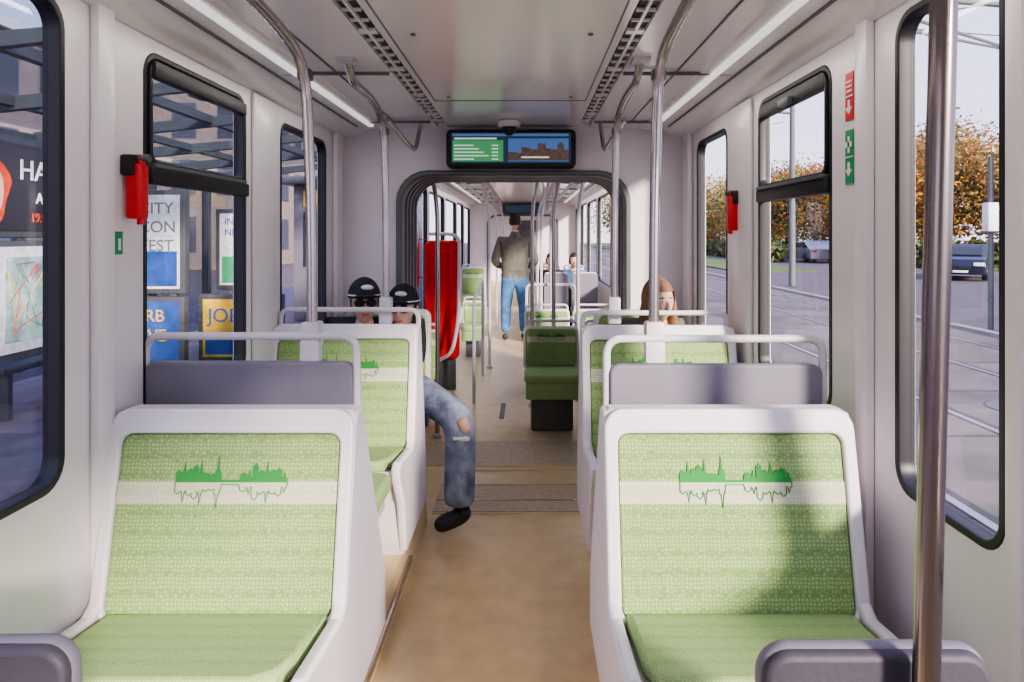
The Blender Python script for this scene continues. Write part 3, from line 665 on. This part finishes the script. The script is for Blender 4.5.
def car(x,y,rot,paint):
    g=grp('parked_car',(x,y,GZ))
    bodyp=[(-2.1,.25),(2.1,.25),(2.15,.6),(2.0,.85),(1.2,.95),(.55,1.42),(-1.1,1.45),(-1.8,1.0),(-2.12,.9)]
    cabp=[(-1.65,.98),(1.05,.98),(.52,1.36),(-1.05,1.39)]
    parts=[slab('body',[bodyp],(0,0,0),X,Z,1.72,paint,.06),slab('glasshouse',[cabp],(0,0,0),X,Z,1.76,CG,.03)]
    parts.append(slab('windshield',[rr(-.72,.72,-.28,.25,.08)],(.90,0,1.17),Y,Vector((-.65,0,.47)),.06,CG,.01))
    for xx in (-1.3,1.35):
        for yy in (-.8,.8):
            parts.append(slab('tyre',[[(xx+.32*math.cos(i*math.pi/12),.32+.32*math.sin(i*math.pi/12)) for i in range(24)]],(0,yy,0),X,Z,.2,BLACK,.03))
            parts.append(slab('rim',[[(xx+.19*math.cos(i*math.pi/12),.32+.19*math.sin(i*math.pi/12)) for i in range(24)]],(0,yy*1.13,0),X,Z,.03,STEEL,.01))
    for yy in (-.62,.62):
        parts.append(box('headlight',(2.06,2.16),(yy-.18,yy+.18),(.60,.74),SIGNW,.03)); parts.append(box('taillight',(-2.16,-2.05),(yy-.15,yy+.15),(.7,.85),RED,.03))
    parts.append(box('grille',(2.08,2.17),(-.35,.35),(.42,.62),BLACK,.02))
    parts.append(box('plate',(2.15,2.18),(-.26,.26),(.33,.42),SIGNW,.005))
    M=Matrix.Translation((x,y,GZ))@Matrix.Rotation(rot,4,'Z')
    for p in parts: p.data.transform(M); fin(p,g)
car(18.6,29.0,math.radians(-125),CARP); car(19.6,47,math.radians(90),mat('car_silver',(.4,.4,.42),.25,metal=.6)); car(26.5,31.5,math.radians(180),mat('car_red',(.25,.03,.03),.25,metal=.3))
def facade(name,xr,yr,zr,c1,c2,sc=.35):
    m=mat(name+'_plaster',c1,.85); nt=m.node_tree; b=nt.nodes['Principled BSDF']
    br=nt.nodes.new('ShaderNodeTexBrick'); br.offset=0; br.inputs['Color1'].default_value=(*c2,1); br.inputs['Color2'].default_value=(*[v*1.3 for v in c2],1)
    br.inputs['Mortar'].default_value=(*c1,1); br.inputs['Scale'].default_value=1; br.inputs['Brick Width'].default_value=2.4; br.inputs['Row Height'].default_value=3.0; br.inputs['Mortar Size'].default_value=.55
    br.inputs['Mortar Smooth'].default_value=.0
    tc=nt.nodes.new('ShaderNodeTexCoord'); sp=nt.nodes.new('ShaderNodeSeparateXYZ'); ad=nt.nodes.new('ShaderNodeMath'); cb=nt.nodes.new('ShaderNodeCombineXYZ')
    nt.links.new(tc.outputs['Object'],sp.inputs[0]); nt.links.new(sp.outputs['X'],ad.inputs[0]); nt.links.new(sp.outputs['Y'],ad.inputs[1])
    nt.links.new(ad.outputs[0],cb.inputs['X']); nt.links.new(sp.outputs['Z'],cb.inputs['Y']); nt.links.new(cb.outputs[0],br.inputs['Vector'])
    nt.links.new(br.outputs['Color'],b.inputs['Base Color'])
    g=grp(name,((xr[0]+xr[1])/2,(yr[0]+yr[1])/2,GZ)); box('walls',xr,yr,zr,m,0,g); box('cornice',(xr[0]-.3,xr[1]+.3),(yr[0]-.3,yr[1]+.3),(zr[1],zr[1]+.4),WHITE,0,g)
facade('street_building',(-34,-19),(-12,30),(GZ,9),(.24,.19,.19),(.05,.055,.08))
facade('street_building',(-34,-15),(36,90),(GZ,10),(.26,.20,.17),(.05,.055,.08))
# tram stop shelter (left)
g=grp('tram_stop_shelter',(-4.2,6,-.1))
SHF=mat('shelter_frame',(.09,.10,.11),.5,metal=.3); SGL=glassmat('shelter_glass',(.68,.72,.76),.10)
for yy in [1.2+i*1.5 for i in range(8)]:
    box('column',(-4.75,-4.65),(yy-.05,yy+.05),(-.10,2.45),SHF,.01,g)
    slab('roof_beam',[[(-5.1,2.42),(-2.3,2.72),(-2.3,2.80),(-5.1,2.56)]],(0,yy,0),X,Z,.07,SHF,.005,g)
for xx,zz in ((-5.1,2.50),(-4.2,2.60),(-3.25,2.70),(-2.3,2.78)): box('purlin',(xx-.04,xx+.04),(1.1,11.8),(zz-.05,zz+.03),SHF,0,g)
slab('roof_glass',[[(-5.15,2.60),(-2.25,2.84),(-2.25,2.86),(-5.15,2.62)]],(0,6.5,0),X,Z,10.8,SGL,0,g)
slabX('back_glass',[rr(1.2,11.7,.1,2.35,.02)],-4.72,.015,SGL,0,g)
box('bench',(-4.6,-4.2),(5.6,7.0),(.32,.38),SHF,.02,g)
for yy in (5.8,6.8): box('bench_leg',(-4.5,-4.3),(yy-.03,yy+.03),(-.1,.33),SHF,.01,g)
PD=mat('poster_dark',(.03,.03,.04),.3); PW=mat('poster_white',(.66,.68,.72),.4,noise=.2,nscale=20); PB=mat('poster_blue',(.03,.09,.35),.4,noise=.3); PY=mat('poster_yellow',(.75,.5,.05),.4,noise=.3)
PH=mat('poster_hair',(.60,.08,.02),.5,noise=.4,nscale=30); PF=mat('poster_face',(.75,.45,.35),.5); PG=mat('poster_green',(.05,.35,.15),.5)
PM=mat('poster_map',(.30,.44,.42),.4,noise=.5,nscale=9)
def text(s,loc,size,m,rot,parent,name='lettering'):
    c=bpy.data.curves.new(name,'FONT'); c.body=s; c.size=size; c.extrude=.003
    M=Matrix.Translation(loc)@rot
    return from_curve(c,name,m,M,parent)
RX=Matrix.Rotation(math.pi/2,4,'Z')@Matrix.Rotation(math.pi/2,4,'X')
RY=Matrix.Rotation(math.pi/2,4,'X')
g=grp('advertising_light_box',(-3.4,4.6,-.1))
box('case',(-3.52,-3.38),(3.5,5.20),(1.46,2.15),SHF,.02,g); box('poster',(-3.379,-3.372),(3.58,5.12),(1.51,2.10),PD,0,g)
slab('portrait_hair',[[(4.30+.26*math.cos(a)*(1+.1*math.sin(5*a)),1.78+.27*math.sin(a)) for a in [i*.2094 for i in range(30)]]],(-3.368,0,0),Y,Z,.004,PH,0,g)
slab('portrait_face',[[(4.38+.12*math.cos(a),1.77+.18*math.sin(a)) for a in [i*.2094 for i in range(30)]]],(-3.363,0,0),Y,Z,.004,PF,0,g)
slab('portrait_eye',[[(4.42+.025*math.cos(a),1.80+.012*math.sin(a)) for a in [i*.2094 for i in range(30)]]],(-3.360,0,0),Y,Z,.004,PD,0,g)
slab('portrait_mouth',[[(4.43+.03*math.cos(a),1.68+.012*math.sin(a)) for a in [i*.2094 for i in range(30)]]],(-3.360,0,0),Y,Z,.004,RED,0,g)
text('HAAR',(-3.365,4.64,1.86),.20,SIGNW,RX,g); text('AB',(-3.365,4.80,1.70),.11,SIGNW,RX,g); text('19.90',(-3.365,4.75,1.57),.09,PH,RX,g)
for yy in (3.56,5.12): box('leg',(-3.48,-3.42),(yy-.03,yy+.03),(-.1,1.48),SHF,.005,g)
g=grp('timetable_board',(-3.3,4.3,0)); box('case',(-3.50,-3.40),(3.62,5.06),(.62,1.44),SHF,.01,g); box('sheet',(-3.399,-3.394),(3.68,5.0),(.68,1.40),PW,0,g)
box('route_map',(-3.393,-3.390),(4.55,4.95),(.75,1.33),PM,0,g); box('header',(-3.393,-3.390),(3.72,4.5),(1.30,1.37),PG,0,g)
rn=random.Random(5)
for k in range(6):
    pts=[(-3.387,4.57+.36*rn.random(),.77+.54*rn.random()) for _ in range(4)]; tube('route_line',pts,.003,[RED,PB,PG,PY,GROOVE,PH][k],0,g,res=1)
for i in range(3):
    for j in range(7): box('entry',(-3.393,-3.390),(3.76+i*.25,3.94+i*.25),(.74+j*.075,.765+j*.075),GROOVE if (i+j)%4 else PG,0,g)
def fposter(name,x0,x1,y,z0,z1,m,words,tm,sz=.3,extra=None):
    g=grp(name,((x0+x1)/2,y,z0)); box('case',(x0-.06,x1+.06),(y,y+.12),(z0-.06,z1+.06),SHF,.02,g); box('sheet',(x0,x1),(y-.008,y-.002),(z0,z1),m,0,g)
    for xx in (x0+.1,x1-.1): box('leg',(xx-.04,xx+.04),(y+.02,y+.08),(-.1,z0-.05),SHF,.005,g)
    z=z1-sz*1.15
    for w_ in words: text(w_,(x0+.06,y-.012,z),sz,tm,RY,g); z-=sz*1.15
    if extra: box('lower_panel',(x0+.03,x1-.03),(y-.012,y-.008),(z0+.03,z0+(z1-z0)*.4),extra,0,g)
    return g
fposter('event_poster_board',-4.52,-3.98,8.0,.85,1.95,PW,['CITY','CON','TEST'],GROOVE,.19,PB)
fposter('event_poster_board',-4.55,-3.98,8.0-.02,.0,.70,PB,['BRB','LIVE'],PY,.2)
fposter('event_poster_board',-3.85,-2.95,8.3,.0,.70,PY,['JOBS'],PB,.24,PB)
fposter('event_poster_board',-3.78,-3.40,8.6,.85,1.75,PW,['INFO','NETZ'],PB,.12,PG)
fposter('event_poster_board',-2.55,-2.05,10.8,.3,2.0,PW,['TRAM','INFO'],PB,.16,PB)
fposter('event_poster_board',-5.6,-4.9,6.6,.2,1.9,PW,['BRB'],PB,.25,PG)
g=grp('ticket_kiosk',(-3.0,13.5,-.1)); box('cabin',(-4.2,-2.2),(12.5,15),(-.1,2.4),RIMG,.05,g); box('window_band',(-4.0,-2.4),(12.47,12.5),(.9,1.9),PD,.01,g); box('roof',(-4.4,-2.0),(12.3,15.2),(2.4,2.55),DKGREY,.03,g)
box('fascia',(-4.0,-2.4),(12.46,12.5),(2.0,2.3),PY,.01,g)
g=grp('street_lamp',(-2.9,6.9,-.1)); tube('post',[(-3.0,7.4,-.1),(-3.0,7.4,2.5)],.035,STEEL,.0,g); box('lamp_head',(-3.1,-2.9),(7.3,7.5),(2.4,2.5),POLE,.02,g)

# ------------------------------------------------------------------ light & world
w=bpy.data.worlds.new('World'); S.world=w; w.use_nodes=True; nt=w.node_tree
bg=nt.nodes['Background']; tc=nt.nodes.new('ShaderNodeTexCoord'); sp=nt.nodes.new('ShaderNodeSeparateXYZ'); cr=nt.nodes.new('ShaderNodeValToRGB')
nt.links.new(tc.outputs['Generated'],sp.inputs[0]); nt.links.new(sp.outputs['Z'],cr.inputs['Fac']); nt.links.new(cr.outputs['Color'],bg.inputs['Color'])
cr.color_ramp.elements[0].position=0; cr.color_ramp.elements[0].color=(.87,.85,.94,1); cr.color_ramp.elements[1].position=.5; cr.color_ramp.elements[1].color=(.48,.56,.92,1)
bg.inputs['Strength'].default_value=3.2
sun=bpy.data.lights.new('sun','SUN'); sun.energy=15; sun.angle=.13; sun.color=(1,.88,.68)
so=bpy.data.objects.new('sun',sun); COL.objects.link(so)
dv=Vector((-.50,.80,-.33)).normalized(); so.rotation_euler=dv.to_track_quat('-Z','Y').to_euler(); so.location=(5,-5,8)
for (y,l) in ((.9,5.5),(9.4,8),(18,6)):
    for s in (-1,1):
        a=bpy.data.lights.new('ceiling_fill_lamp','AREA'); a.shape='RECTANGLE'; a.size=.03; a.size_y=l; a.energy=1.8*l; a.color=(1,.92,.84)  # added fill lamps, balance the interior against the daylight outside
        o=bpy.data.objects.new('ceiling_fill_lamp',a); o.location=(s*.85,y,2.124); COL.objects.link(o)
cam=bpy.data.cameras.new('camera'); cam.sensor_width=36; cam.lens=24.01; cam.shift_x=-.0146; cam.shift_y=-.1035; cam.clip_start=.02; cam.clip_end=400
co=bpy.data.objects.new('camera',cam); co.location=(.085,0,1.48); co.rotation_euler=(math.pi/2,0,0); COL.objects.link(co); S.camera=co
